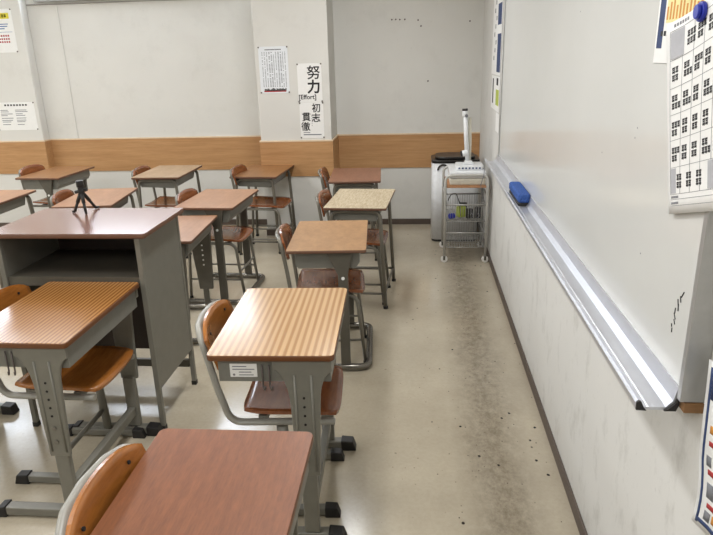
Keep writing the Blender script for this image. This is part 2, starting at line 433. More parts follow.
def desk_pedestal(loc, rz, label, mat, perforated=False):
    """older desk on two centre posts over a bent tube base"""
    t = desk_root(loc, rz, label); h = loc[2]
    desk_top(t, h, mat, 'edge_dull', .012, .016)
    zt = h - .0165
    prof = [(-.16, zt), (-.16, zt - .075), (-.145, zt - .09), (.145, zt - .09), (.165, zt - .06), (.165, zt)]
    MB().prism(prof, 'y', -.255, .255).build('book_box', 'book_box', t, .003)
    for s in (-1, 1):
        y = s * .272; a, b = sorted((s * .2565, s * .285))
        if perforated:
            lg = MB().prism([(.0, zt), (.15, zt), (.132, zt - .47), (.045, zt - .47)], 'y', a, b).build('leg', 'grey_dark', t, .004)
            MB().box(.065, .1, a + .003, b - .003, .0405, zt - .4705).build('post', 'grey_dark', t, .003)
        else:
            lg = MB().prism([(.0, zt), (.13, zt), (.105, zt - .12), (.105, .04), (.055, .04), (.055, zt - .12)], 'y', a, b).build('leg', 'grey_dark', t, .004)
        if perforated:
            for k in range(5): MB().disc((.088, s * .271, zt - .17 - .033 * k), (0, 1, 0), .0055, .0325, 12).build('bolt_or_hole', 'paper', lg)  # white discs stand in for open holes, the brightness seen through painted on
        else: MB().disc((.08, s * .287, zt - .135), (0, 1, 0), .0085, .006, 14).build('bolt_or_hole', 'paper', lg)
    MB().tube(fillet([(-.2, -.272, .022), (.2, -.272, .022), (.2, .272, .022), (-.2, .272, .022)], .055, 8), .0185, 12).build('base_tube', 'chrome', t)
    return t

def desk_tube(loc, rz, label, mat):
    """light old desk on two bent tube frames joined by low rails"""
    t = desk_root(loc, rz, label); h = loc[2]
    desk_top(t, h, mat, 'edge_dull', .012, .016)
    zt = h - .0165
    MB().prism([(-.16, zt), (-.15, zt - .075), (.13, zt - .085), (.15, zt)], 'y', -.235, .235).build('book_box', 'book_box', t, .003)
    for s in (-1, 1):
        y = s * .258
        fr = MB().tube(fillet([(-.185, y * 1.04, .012), (-.155, y, zt - .014), (.155, y, zt - .014), (.185, y * 1.04, .012)], .05, 8), .0125, 10)
        lg = fr.build('leg_frame', 'tube_grey', t)
        for e in (-1, 1): MB().disc((e * .1855, y * 1.04, .0085), (0, 0, 1), .0155, .017, 12).build('foot_cap', 'black', lg)
        MB().tube([(-.178, y * 1.03, .10), (.178, y * 1.03, .10)], .008, 8).build('side_rail', 'tube_grey', t)
    MB().tube([(.18, -.262, .10), (.18, .262, .10)], .008, 8).build('front_rail', 'tube_grey', t)
    return t

W = {
 'red':   wood('reddish brown laminate', (114, 66, 37), (132, 80, 47), (60, 8, 60), .4, 0, 1, .4, .35),
 'zebra': striped('pale zebra grain laminate', (192, 156, 110), (156, 114, 68), .0228, .24, .16),
 'zebra2': striped('orange zebra grain laminate', (172, 124, 72), (128, 82, 40), .0165, .24, .16),
 'tan':   wood('mottled tan laminate', (150, 112, 74), (168, 129, 88), (12, 7, 12), .4, 0, 1, .45, .3),
 'pale':  wood('pale ash laminate', (160, 140, 110), (200, 188, 162), (110, 18, 110), .5, 0, 1, .3, .5),
 'brown': wood('plain brown laminate', (126, 82, 58), (142, 96, 70), (20, 4, 20), .4),
 'amber': wood('amber brown laminate', (134, 92, 54), (150, 106, 66), (20, 4, 20), .35),
 'pink':  wood('pinkish brown laminate', (150, 108, 76), (166, 122, 90), (14, 4, 14), .35),
 'beige': wood('beige laminate', (154, 126, 96), (170, 142, 112), (14, 4, 14), .4),
}
desk_modern((-.457, 1.078, .683), .6, 'reddish brown desk nearest the camera, its top cut off by the bottom of the photo', W['red'])
desk_modern((-.465, 2.032, .716), 2.1, 'desk with pale striped zebra grain top and white sticker under its near edge', W['zebra'], True)
desk_modern((-1.352, 2.10, .712), .2, 'desk with orange striped zebra grain top at the left edge, in front of the podium', W['zebra2'])
desk_pedestal((-.472, 3.272, .674), 3.5, 'tan mottled desk on a silver bent tube base, directly behind the pale striped desk', W['tan'])
desk_tube((-.379, 4.16, .679), -3.5, 'desk with the palest whitish streaky top on thin tube legs', W['pale'])
desk_tube((-.499, 5.051, .677), 3.1, 'plain brown desk at the far end of the aisle row, against the far wall', W['brown'])
desk_tube((-1.332, 5.366, .662), -3.7, 'amber brown tube legged desk in front of the pillar with the posters', W['amber'])
desk_pedestal((-1.367, 4.188, .679), -2.7, 'pinkish brown desk on a bent tube base, right of and behind the podium', W['pink'])
desk_pedestal((-1.459, 3.555, .637), 3.1, 'pale desk half hidden behind the podium, with white dotted perforated leg', W['pink'], True)
desk_tube((-2.118, 5.223, .69), -.2, 'beige brown tube legged desk left of the poster pillar, by the far wall', W['beige'])
desk_pedestal((-3.21, 5.375, .667), -2.4, 'brown desk on a centre post standing farthest left by the left pillar', W['amber'])
desk_tube((-2.262, 4.238, .682), 6.9, 'pinkish brown desk right behind the tripod on the podium', W['pink'])
desk_tube((-3.05, 4.17, .69), 0, 'brown desk cut off by the left edge of the photo behind the podium', W['pink'])
desk_modern((-2.13, 2.24, .70), 0, 'desk mostly outside the left edge, only a black foot cap showing', W['zebra2'])

# ---------------------------------------------------------------- chairs (face +x, towards the board)
def seat_surface(z, d, w, x0=-.18):
    def F(u, v):
        a = (u - .5) * 2; b = (v - .5) * 2
        # superellipse-rounded outline
        k = 1 - .07 * abs(b) ** 6; m_ = 1 - .07 * abs(a) ** 6
        x = x0 + d / 2 + a * k * d / 2; y = b * m_ * w / 2
        zz = z + .012 * abs(b) ** 2.4 - .012 * max(0, a) ** 3 + .008 * max(0, -a) ** 2 - .006
        return (x, y, zz), (0, 0, 1)
    return F
def back_surface(xt, zt, xb, zb, w, curve=.035):
    def F(u, v):
        b = (v - .5) * 2; a = u
        zz0 = zb + (zt - zb) * a
        corner = (abs(b) ** 5) * .026
        zz = zb + corner + (zt - zb - 2 * corner) * a - (.012 * b * b if a > .5 else 0) * (a - .5) * 2
        x = xb + (xt - xb) * a - curve * (1 - b * b)
        return (x, b * w / 2, zz), (1, -2 * curve * -b / (w / 2) * -1 * .5, (xb - xt) / (zt - zb))
    return F

def chair_modern(loc, rz, label, mat, mat2=None):
    t = empty('school_chair', (loc[0], loc[1], 0), math.radians(rz)); tag(t, label, 'chair', 'school chairs')
    MB().sheet(seat_surface(.425, .34, .36, -.158), 14, 14, .011).build('seat', mat2 or mat, t)
    bk = MB().sheet(back_surface(-.252, .742, -.216, .572, .355, .028), 8, 16, .010).build('backrest', mat, t)
    for y in (-.11, .11): MB().disc((-.251, y, .70), (1, 0, .2), .005, .004, 10).build('screw', 'dark', bk)
    for s in (-1, 1):
        y = s * .168
        MB().tube([(-.02, y, .375), (.0, y, .03)], .012, 10, ry=.020, up=(1, 0, 0)).build('leg', 'grey', t)
        ft = MB().box(-.18, .13, y - .016, y + .016, .008, .038).build('foot', 'grey', t, .004)
        for e, x0, x1 in ((-1, -.165, -.225), (1, .115, .172)):
            MB().prism([(x0, 0), (x1, 0), (x1 - e * .012, .04), (x0, .043)], 'y', y - .02, y + .02).build('foot_cap', 'black', ft, .004)
    y = .170
    MB().tube(fillet([(.165, -y, .392), (-.195, -y, .392), (-.230, -y, .52), (-.268, -y, .706), (-.296, -.09, .716), (-.304, 0, .718), (-.296, .09, .716), (-.268, y, .706), (-.230, y, .52), (-.195, y, .392), (.165, y, .392)], .06, 7), .0115, 12, ry=.0155, up=(0, 1, 0)).build('side_and_back_frame', 'frame_light', t)
    MB().tube([(-.01, -.155, .13), (-.01, .155, .13)], .011, 8).build('stretcher', 'grey', t)
    MB().box(-.1, -.07, -.165, .165, .385, .412).box(.08, .11, -.165, .165, .385, .408).build('seat_bracket', 'grey', t)
    return t

def chair_tube(loc, rz, label, mat):
    t = empty('school_chair', (loc[0], loc[1], 0), math.radians(rz)); tag(t, label, 'chair', 'school chairs')
    MB().sheet(seat_surface(.42, .36, .36), 12, 12, .011).build('seat', mat, t)
    MB().sheet(back_surface(-.230, .730, -.204, .582, .34, .026), 6, 14, .010).build('backrest', mat, t)
    for s in (-1, 1):
        y = s * .165
        MB().disc((-.215, y, .008), (0, 0, 1), .0135, .016, 10).build('foot_cap', 'black', t)
        f = MB().tube(fillet([(-.19, y, .398), (.135, y, .398), (.175, y, .012)], .06, 8), .0105, 10).build('front_leg', 'tube_grey', t)
        MB().disc((.175, y, .008), (0, 0, 1), .0135, .016, 10).build('foot_cap', 'black', f)
        MB().tube([(-.205, y, .14), (.162, y, .14)], .007, 8).build('side_rail', 'tube_grey', t)
    y = .165
    MB().tube(fillet([(-.215, -y, .012), (-.195, -y, .3), (-.215, -y, .5), (-.244, -y, .700), (-.268, -.09, .706), (-.276, 0, .706), (-.268, .09, .706), (-.244, y, .700), (-.215, y, .5), (-.195, y, .3), (-.215, y, .012)], .05, 6), .0105, 10, up=(1, 0, 0)).build('rear_frame', 'tube_grey', t)
    MB().tube([(.155, -.165, .20), (.155, .165, .20)], .007, 8).build('front_rail', 'tube_grey', t)
    MB().box(-.1, -.075, -.16, .16, .395, .407).box(.075, .1, -.16, .16, .395, .407).build('seat_bracket', 'tube_grey', t)
    return t

chair_modern((-.415, 1.10), 1, 'orange plywood chair tucked under the reddish brown desk nearest the camera', 'chair_orange')
chair_modern((-.458, 2.052), 4, 'chair with orange back and glossy red brown seat at the pale striped desk', 'chair_orange', 'chair_red')
chair_modern((-1.37, 2.18), 0, 'orange plywood chair under the orange striped desk in front of the podium', 'chair_orange')
chair_tube((-.47, 3.24), 6, 'brown plywood tube chair under the tan mottled desk behind the striped desk', 'chair_red')
chair_tube((-.39, 4.12), -3, 'red brown tube chair at the palest whitish streaky desk', 'chair_red')
chair_tube((-.52, 5.06), 3, 'brown tube chair at the far aisle desk by the far wall', 'chair_red')
chair_tube((-1.27, 5.20), -4, 'red brown tube chair at the amber desk in front of the poster pillar', 'chair_red')
chair_tube((-1.36, 4.20), -2, 'red brown tube chair at the pinkish desk right of and behind the podium', 'chair_red')
chair_tube((-2.12, 5.22), 0, 'orange brown tube chair at the beige brown desk left of the poster pillar', 'chair_red')
chair_tube((-3.2, 5.36), -2, 'orange brown tube chair at the farthest left desk by the left pillar', 'chair_red')
chair_tube((-2.27, 4.24), 7, 'orange brown tube chair just left of and behind the tripod', 'chair_red')

# ---------------------------------------------------------------- podium and tripod
pd = empty('podium', (-1.4465, 2.62, 0), 0)
tag(pd, 'tall grey steel lectern desk with glossy reddish brown top and open shelf, left of centre', 'podium')
pw, pdp, ph = .345, .233, .922
MB().prism(rrect(-pw, pw, -pdp, pdp, .012), 'z', ph - .02, ph - .001, True).build('edge_band', 'edge_dull', pd, .003)
MB().prism(rrect(-pw + .001, pw - .001, -pdp + .001, pdp - .001, .012), 'z', ph - .001, ph + .0004, True).build('tabletop', 'podium_top', pd)
for s in (-1, 1):
    x = s * (pw - .03); a, b = sorted((x - s * .022, x))
    MB().prism([(-pdp + .035, ph - .0205), (pdp - .035, ph - .0205), (pdp - .035, .20), (-pdp + .035, .20)], 'x', a + .006, b - .002).build('side_panel', 'grey', pd, .003)
    for e in (-1, 1):
        y0, y1 = sorted((e * (pdp - .012), e * (pdp - .0345)))
        lg = MB().box(a, b, y0, y1, .012, ph - .0205).build('leg', 'grey', pd, .002)
        MB().box(a - .001, b + .001, y0 - .001, y1 + .001, 0, .022).build('foot_cap', 'black', lg)
xi = pw - .054
MB().box(-xi, xi, -pdp + .0265, pdp - .04, .715, .727).box(-xi, xi, -pdp + .020, -pdp + .026, .690, .729).build('shelf', 'grey_dark', pd)  # darker steel colour carries the shade inside the open compartment
MB().box(-xi, xi, pdp - .033, pdp - .026, .20, ph - .021).build('back_panel', 'podium_panel', pd)
MB().box(-xi, xi, pdp - .034, pdp - .014, .10, .14).build('stretcher', 'grey_dark', pd, .002)

tr = empty('tripod', (-1.548, 2.765, .9226)); tag(tr, 'small black flexible leg tripod standing on the podium top', 'tripod')
MB().tube([(0, 0, .085), (0, 0, .12)], .014, 14).build('ball_head', 'black', tr, .002)
MB().tube([(0.0, 0, .12), (-.002, 0, .150)], .017, 14).tube([(-.03, 0, .095), (.03, .0, .108)], .008, 10).build('head_clamp', 'black_gloss', tr, .002)
for (ax, ay) in ((-.042, -.012), (.027, -.038), (.022, .070)):
    p = MB(); 
    p.tube([(ax * .12, ay * .12, .09), (ax * .55, ay * .55, .048)], .0085, 10)
    p.tube([(ax * .5, ay * .5, .053), (ax * .95, ay * .95, .008)], .0065, 10)
    lg = p.build('leg', 'black', tr)
    MB().tube([(ax * .93, ay * .93, .0075), (ax * 1.22, ay * 1.22, .0065)], .006, 10).build('rubber_foot', 'black_gloss', lg)

# ---------------------------------------------------------------- whiteboard on the right wall
BY0, BY1, BZ0, BZ1, BX = 1.17, 4.27, .912, 2.1, .526
wb = empty('whiteboard', (XW, BY0, BZ0)); tag(wb, 'long glossy whiteboard with aluminium frame on the right wall', 'whiteboard')
wb.location = (0, 0, 0)
MB().box(BX, BX + .012, BY0 + .02, BY1 - .02, BZ0 + .02, BZ1 - .02).build('writing_surface', 'board', wb)
fr = MB()
fr.box(BX - .006, XW - G, BY0, BY0 + .018, BZ0, BZ1).box(BX - .006, XW - G, BY1 - .02, BY1, BZ0, BZ1)
fr.box(BX - .006, XW - G, BY0 + .02, BY1 - .02, BZ1 - .02, BZ1).box(BX + .0005, XW - G, BY0 + .02, BY1 - .02, BZ0, BZ0 + .02)
fr.build('frame', 'alu_frame', wb, .0015)
MB().box(BX + .003, XW - G, BY0 - .003, BY1, BZ0 - .022, BZ0 - .001).build('mounting_batten', 'timber', wb)
TZ = .892
tray = [(.447, TZ + .012), (.443, TZ + .006), (.444, TZ - .008), (.452, TZ - .010), (.505, TZ - .010), (.520, TZ + .002), (.5257, TZ + .042),
        (.5225, TZ + .042), (.515, TZ + .012), (.503, TZ - .003), (.470, TZ - .004), (.4695, TZ - .0025), (.467, TZ - .004), (.455, TZ - .003), (.452, TZ + .010)]
ty = MB().prism(tray, 'y', BY0 + .02, BY1 + .06).build('marker_tray', 'alu', wb)
MB().prism([(.4435, TZ - .008), (.4435, TZ + .010), (.4475, TZ + .013), (.452, TZ + .011), (.458, TZ - .002), (.464, TZ - .009)], 'y', BY0 + .014, BY0 + .0195).build('end_cap', 'black', ty)
MB().prism(
    [(.498, TZ - .009), (.5085, TZ - .002), (.5185, TZ + .008), (.5245, TZ + .030), (.526, TZ + .006), (.521, TZ - .009)], 'y', BY0 + .014, BY0 + .0195).build('end_cap', 'black', ty)
sc = MB()
random.seed(3)
for k in range(9):
    t_ = k / 8; y = 1.272 - .024 * t_ + random.uniform(-.008, .008); z = 1.021 + .086 * t_
    sc.tube([(BX - .0004, y, z), (BX - .0004, y + random.uniform(-.010, .010), z + random.uniform(.006, .016))], .0013, 5)
sc.build('ink_scribble', 'ink', wb)
dt = MB()
for y, z in ((1.62, 1.40), (1.63, 1.375), (1.9, 1.3), (2.3, 1.7), (1.5, 1.12)): dt.disc((BX - .0003, y, z), (1, 0, 0), .0022, .0006, 8)
dt.build('ink_dot', 'ink_grey', wb)

e = empty('board_eraser', (.4945, 3.15, TZ - .0028)); tag(e, 'blue plush whiteboard eraser lying on the marker tray', 'board eraser')
def eraser():
    mb = MB(); body = mb.prism(rrect(-.030, .030, -.17, .17, .022, 6), 'z', .016, .056, True)
    return mb
eo = eraser().build('plush_pad', 'felt', e, .010, 4); 
sub = eo.modifiers.new('rough', 'SUBSURF'); sub.levels = 1; sub.render_levels = 1
MB().prism(rrect(-.0275, .0215, -.165, .165, .018, 6), 'z', 0, .0155, True).build('base_plate', 'black', e, .003)

# ---------------------------------------------------------------- papers
FAR = Matrix(((1, 0, 0, 0), (0, 0, -1, 0), (0, 1, 0, 0), (0, 0, 0, 1)))       # text plane -> plane facing -y
def on_far(x, y, z): return Matrix.Translation((x, y, z)) @ FAR
RGT = Matrix(((0, 0, -1, 0), (-1, 0, 0, 0), (0, 1, 0, 0), (0, 0, 0, 1)))      # text plane -> plane facing -x, reading towards -y
def flat_sheet(name, x0, x1, z0, z1, y, label, cat, mat='paper', pins=True, tilt=0):
    cx, cz = (x0 + x1) / 2, (z0 + z1) / 2
    o = empty(name, (cx, y, cz)); o.rotation_euler = (0, math.radians(tilt), 0)
    tag(o, label, cat)
    hw, hh = (x1 - x0) / 2, (z1 - z0) / 2
    MB().box(-hw, hw, -.0012, -.0005, -hh, hh).build('sheet', mat, o)
    if pins:
        for a in (-1, 1):
            for b in (-1, 1): MB().disc((a * (hw - .004), -.004, b * (hh - .006)), (0, 1, 0), .0065, .005, 10).build('pin', 'pin', o)
    return o, hw, hh
def T(parent, name, body, size, x, z, mat='ink', bold=0.0): return text_mesh(name, body, size, on_far(x, -.0017, z), mat, parent, bold)
def lines(parent, name, mat, rects):
    mb = MB()
    for x0, x1, z0, z1 in rects: mb.box(x0, x1, -.0018, -.00125, z0, z1)
    return mb.build(name, mat, parent)

# pillar: table of characters (small illegible columns) with a red footer
o, hw, hh = flat_sheet('printed_chart', -1.372, -1.117, 1.287, 1.672, PY, 'white chart of small printed columns with red footer on the pillar', 'chart', 'paper_blue')
random.seed(5)
rc = []
for c_ in range(11):
    x = -hw + .028 + c_ * .0198
    for r_ in range(27):
        if random.random() < .9: z = hh - .045 - r_ * .0108; rc.append((x, x + (.011 if c_ in (3, 4, 7, 8) else .007), z - .006, z))
lines(o, 'small_print', 'ink_grey', rc)
lines(o, 'heading', 'ink', [(-.07 + k * .011, -.07 + k * .011 + .008, hh - .03, hh - .022) for k in range(13)])
f = []
for k in range(22): x = -hw + .035 + k * .0088; q = random.uniform(.006, .022); f.append((x, x + .0075, -hh + .018, -hh + .022 + q))
lines(o, 'footer_print', 'ink', f)
lines(o, 'footer_line', 'red', [(-hw + .03, hw - .03, -hh + .010, -hh + .021)])

# pillar: calligraphy posters
o, hw, hh = flat_sheet('calligraphy_poster', -1.043, -.832, 1.205, 1.527, PY - .0006, 'upper white calligraphy sheet on the pillar with two large black characters and Effort', 'poster')
cx_, cz_ = (-1.043 - .832) / 2, (1.205 + 1.527) / 2
T(o, 'lettering', '努', .118, -.902 - cx_, 1.452 - cz_, 'ink', .0016); T(o, 'lettering', '力', .118, -.907 - cx_, 1.334 - cz_, 'ink', .0034)
T(o, 'lettering', '[Effort]', .054, -.963 - cx_, 1.243 - cz_, 'ink', .001)
o, hw, hh = flat_sheet('calligraphy_poster', -1.039, -.829, .895, 1.203, PY - .0006, 'lower white calligraphy sheet on the pillar with four black characters in two columns', 'poster')
cx_, cz_ = (-1.039 - .829) / 2, (.895 + 1.203) / 2
for g_, x_, z_ in (('初', -.893, 1.155), ('志', -.897, 1.072), ('貫', -.982, 1.079), ('徹', -.991, .997)): T(o, 'lettering', g_, .080, x_ - cx_, z_ - cz_, 'ink', .0013)
lines(o, 'small_print', 'ink_grey', [(-.002, .002, .03 - k * .02, .04 - k * .02) for k in range(5)] + [(-.08, -.02, -.108, -.102), (-.08, .08, -.128, -.119)])

# left pillar notices
o, hw, hh = flat_sheet('notice_sheet', -4.02, -3.720, 1.692, 2.070, LPY, 'notice with yellow heading and red lines at the top of the left pillar', 'notice', 'paper', True)
lines(o, 'heading_band', 'yellow', [(-.10, hw - .03, hh - .085, hh - .035)])
lines(o, 'heading', 'ink', [(-.08 + .026 * k, -.08 + .026 * k + .017, hh - .073, hh - .047) for k in range(7)])
lines(o, 'blue_print', 'blue', [(-.09, .10, .055, .062), (-.09, .09, .035, .043), (-.09, .06, .015, .023), (-.09, hw - .02, -.012, -.009)])
lines(o, 'red_print', 'red', [(-.1 + .022 * k, -.1 + .022 * k + .015, z, z + .015) for k in range(9) for z in (-.05, -.078, -.104)])
o, hw, hh = flat_sheet('notice_sheet', -4.06, -3.660, .980, 1.241, LPY, 'white notice sheet of small grey print low on the left pillar', 'notice')
rc = [(-.10 + .03 * k, -.10 + .03 * k + .018, hh - .034, hh - .018) for k in range(8)]
lines(o, 'heading', 'ink', rc)
lines(o, 'small_print', 'ink_grey', [(x, x + w_, z, z + .006) for x in (-.15, .0) for z in (.055, .04, .02, .005, -.02, -.04, -.055, -.08) for w_ in (random.uniform(.06, .13),)])

# tacks left in the far wall
for x, z, wh in ((-.241, 1.873, 'leftmost of four in a row'), (-.206, 1.873, 'second of four in a row'), (-.170, 1.871, 'third of four in a row'), (-.126, 1.871, 'last of four in a row'),
              (-.009, 1.862, 'just above another tack'), (.017, 1.812, 'just below another tack'), (.445, 1.84, 'near the room corner'), (.083, 1.342, 'lowest one, alone above the wood panel')):
    k = MB().disc((x, YF - .004, z), (0, 1, 0), .007, .007, 10).build('thumbtack', 'pin'); tag(k, 'small dark thumbtack in the far wall, ' + wh, 'thumbtack', 'tacks in the far wall')

# notices seen edge-on at the far end of the right wall
def side_sheet(name, y0, y1, z0, z1, x, label, cat, mat='paper'):
    o = empty(name, (x, (y0 + y1) / 2, (z0 + z1) / 2)); tag(o, label, cat)
    hy, hz = (y1 - y0) / 2, (z1 - z0) / 2
    MB().box(-.0012, -.0004, -hy, hy, -hz, hz).build('sheet', mat, o)
    return o, hy, hz
def slines(parent, name, mat, rects):
    mb = MB()
    for y0, y1, z0, z1 in rects: mb.box(-.0020, -.00125, y0, y1, z0, z1)
    return mb.build(name, mat, parent)
o, hy, hz = side_sheet('wall_notice', 4.70, 5.25, 1.42, 2.02, XW - .003, 'printed sheet with dark blocks between whiteboard and room corner, upper one', 'notice')
slines(o, 'dark_print', 'navy', [(-hy + .02, -hy + .22, -hz + .02, -.02), (-hy + .03, -hy + .24, .04, hz - .12)])
slines(o, 'small_print', 'ink', [(hy - .25 + .05 * (k % 3), hy - .22 + .05 * (k % 3), hz - .06 - .055 * k, hz - .03 - .055 * k) for k in range(9)])
o, hy, hz = side_sheet('wall_notice', 4.68, 5.20, 1.17, 1.41, XW - .003, 'green printed sheet between whiteboard and room corner, lower one', 'notice')
slines(o, 'green_print', 'green', [(-hy + .04, -hy + .22, -.08, .03)]); slines(o, 'small_print', 'ink', [(-hy + .1, -hy + .2, .06, .11), (hy - .14, hy - .08, -.08, .1)])
o, hy, hz = side_sheet('wall_notice', 4.64, 4.84, 1.03, 1.16, XW - .003, 'blank white strip of paper hanging below the green printed sheet', 'notice')

# ---- sheets near the camera on the board
poster_o = empty('picture_poster', (BX - .002, 1.40, 1.62)); tag(poster_o, 'colourful picture poster with blue border partly behind the seating chart on the whiteboard', 'poster')
PYL, PZB = 1.558, 1.551
def pbox(name, mat, rs, d, parent=poster_o):
    mb = MB()
    for ya, yb, za, zb in rs: mb.box(-.0006 - d * .0004, -.0002 - d * .0004, ya - 1.40, yb - 1.40, za - 1.62, zb - 1.62)
    return mb.build(name, mat, parent)
pbox('sheet', 'paper', [(1.20, PYL, PZB, 1.86)], 0)
pbox('blue_border', 'navy', [(1.516, PYL - .010, PZB + .03, 1.86)], 1)
pbox('picture_panel', 'paper', [(1.22, 1.515, 1.56, 1.86)], 1)
pbox('yellow_band', 'yellow_pale', [(1.22, 1.505, 1.632, 1.70)], 2)
pbox('orange_figures', 'orange', [(1.495 - .017 * k, 1.503 - .017 * k, 1.638, 1.664 + .008 * (k % 3)) for k in range(12)], 3)
pbox('small_print', 'ink', [(1.515 - .018 * k, 1.527 - .018 * k, 1.606, 1.616) for k in range(8)], 3)

# seating chart: a tilted sheet held by one magnet, hanging a little off the board
ch = empty('seating_chart', (0, 0, 0)); tag(ch, 'tilted white seating chart grid held to the whiteboard by a blue magnet', 'chart')
def cp(u, v, d=0):
    lift = .016 * max(0, 1 - u / .34) ** 2 * (1 - v) ** 1.5 + .003 * math.sin(PI * v)
    return Vector((BX - .009 - lift - d, 1.436 - .285 * u - .096 * v, 1.626 + .078 * u - .371 * v))
nn = Vector((-1, 0, 0))
MB().sheet(lambda u, v: (cp(u, v), nn), 12, 14, .0008).build('sheet', 'paper', ch)
def quads(name, mat, rs, d=.0009):
    mb = MB()
    for u0, u1, v0, v1 in rs:
        vs = [mb.bm.verts.new(cp(u, v, q)) for q in (d, d - .0004) for (u, v) in ((u0, v0), (u1, v0), (u1, v1), (u0, v1))]
        for f in ((0, 1, 2, 3), (7, 6, 5, 4), (0, 4, 5, 1), (1, 5, 6, 2), (2, 6, 7, 3), (3, 7, 4, 0)): mb.bm.faces.new([vs[i] for i in f])
    return mb.build(name, mat, ch)
rows = [.05, .20, .345, .483, .616, .758, .898]
cols = [.04, .19, .34, .49, .64, .79, .94]
quads('grid_lines', 'ink_grey', [(cols[k], cols[k + 1], r - .001, r + .001) for r in rows + [.925, .958] for k in range(6)] + [(c - .0015, c + .0015, rows[k], rows[k + 1]) for c in cols for k in range(6)])
for q_ in ((.045, .205, .056, .195), (.045, .125, .763, .893), (.60, .78, .763, .893)): quads('grey_cell', 'cell', [q_])
random.seed(11)
for ri in range(6):
    for ci in range(6):
        if (ri, ci) in ((0, 0), (5, 3), (5, 4), (5, 5)): continue
        u = cols[ci] + (.105 if ri == 5 else .06 if ri == 0 else .032); v = rows[ri] + .038
        rs = []
        for line in range(2):
            nchar = random.choice((2, 2, 2, 3))
            for k in range(nchar):
                uu = u - .006 + k * .040; vv = v + line * .040
                rs += [(uu, uu + .033, vv, vv + .008), (uu, uu + .033, vv + .022, vv + .030), (uu + .004, uu + .012, vv, vv + .032), (uu + .021, uu + .029, vv + .004, vv + .034), (uu + .002, uu + .030, vv + .011, vv + .017)]
        quads('name_print', 'ink', rs)
quads('small_print', 'ink_grey', [(.08 + .03 * k, .10 + .03 * k, .018, .034) for k in range(6)] + [(.05 + .02 * k, .064 + .02 * k, z_, z_ + .012) for k in range(6) for z_ in (.907, .938)])
mg = cp(.46, .05, .005)
k = MB().disc((0, 0, 0), nn, .018, .008, 20).disc(nn * .007, nn, .013, .007, 20).build('magnet', 'magnet', None, .002); k.location = mg
tag(k, 'round blue magnet pinning the seating chart to the whiteboard', 'magnet')

# bordered poster curling off the wall at the lower right
bp = empty('bordered_poster', (0, 0, 0)); tag(bp, 'blue bordered picture poster curling off the wall at the lower right corner', 'poster')
def bpf(s_, z):    # s_ from 0 (left edge) to 1, height z
    h_ = (z - .678) / .30
    curl = .010 * max(0, 1 - s_ * 4) ** 2 + .002
    return Vector((XW - .003 - curl, 1.112 + .030 * h_ - .012 * math.sin(PI * min(1, max(0, h_ * 2))) * (1 if h_ < .5 else 0) - s_ * .30, z + s_ * .04))
def bsheet(mb, s0, s1, z0, z1, d, nz=12, ns=6):
    mb.sheet(lambda u, v: (bpf(s0 + (s1 - s0) * u, z0 + (z1 - z0) * v) - Vector((d, d * .5, 0)), (-1, -.3, 0)), ns, nz, .0006); return mb
ZB0, ZB1 = .678, 1.02
bsheet(MB(), 0, 1, ZB0, ZB1, 0).build('sheet', 'paper', bp)
q = MB(); bsheet(q, .028, .050, ZB0 + .008, ZB1 - .012, .001, 12, 1); bsheet(q, .03, .97, ZB0 + .012, ZB0 + .022, .001, 1, 8); bsheet(q, .051, .97, ZB1 - .075, ZB1 - .012, .001, 2, 8); q.build('blue_border', 'navy', bp)
for nm_, mt_, z, s0, w_, h_ in (('red_heading', 'red', .855, .085, .10, .010), ('red_heading', 'red', .80, .09, .12, .010), ('red_heading', 'red', .735, .10, .09, .010), ('dark_picture', 'ink_grey', .815, .075, .05, .020), ('dark_picture', 'ink_grey', .755, .085, .07, .030), ('dark_picture', 'ink_grey', .705, .09, .06, .022), ('orange_picture', 'orange', .88, .08, .06, .016), ('orange_picture', 'orange', .775, .16, .05, .020), ('orange_picture', 'orange', .71, .17, .05, .018)):
    bsheet(MB(), s0, s0 + w_, z, z + h_, .0012, 2, 2).build(nm_, mt_, bp)
# ---------------------------------------------------------------- bin, cart and what stands on it
bn = empty('waste_bin', (.315, 5.62, 0)); tag(bn, 'tall white bin with glossy black lid behind the cart in the far right corner', 'bin')
MB().prism(rrect(-.20, .20, -.17, .17, .05, 6), 'z', .02, .69, True).build('body', 'white_plastic', bn)
MB().prism(rrect(-.195, .195, -.165, .165, .05, 6), 'z', 0, .0195, True).build('base', 'black', bn)
MB().prism(rrect(-.205, .205, -.175, .175, .055, 6), 'z', .6905, .717, True).prism(rrect(-.17, .17, -.15, .15, .08, 6), 'z', .717, .74, True).build('lid', 'black_gloss', bn, .006)
MB().tube([(-.105 + .045 * math.cos(a), -.174, .635 + .045 * math.sin(a)) for a in [PI * k / 10 for k in range(11)]], .007, 8).build('handle', 'black', bn)

ct = empty('utility_cart', (.366, 5.07, 0)); tag(ct, 'silver tube rolling cart with wire baskets against the right wall in the corner', 'cart')
cw, cd = .160, .205
for s in (-1, 1):
    y = s * cd
    MB().tube(fillet([(-cw, y, .045), (-cw, y, .695), (cw, y, .695), (cw, y, .045)], .055, 8), .0105, 12).build('end_frame', 'cart', ct)
    for e_ in (-1, 1):
        cs = MB().tube([(e_ * cw, y, .046), (e_ * cw, y, .052)], .013, 12).box(e_ * cw - .008, e_ * cw + .008, y - .012, y - .009, .02, .05).box(e_ * cw - .008, e_ * cw + .008, y + .009, y + .012, .02, .05).build('caster', 'grey_dark', ct)
        MB().disc((e_ * cw, y, .027), (0, 1, 0), .027, .017, 18).build('wheel', 'wheel', cs, .003)
MB().box(-cw + .011, cw - .011, -cd - .004, cd + .004, .598, .612).build('shelf_board', 'shelf_wood', ct, .002)
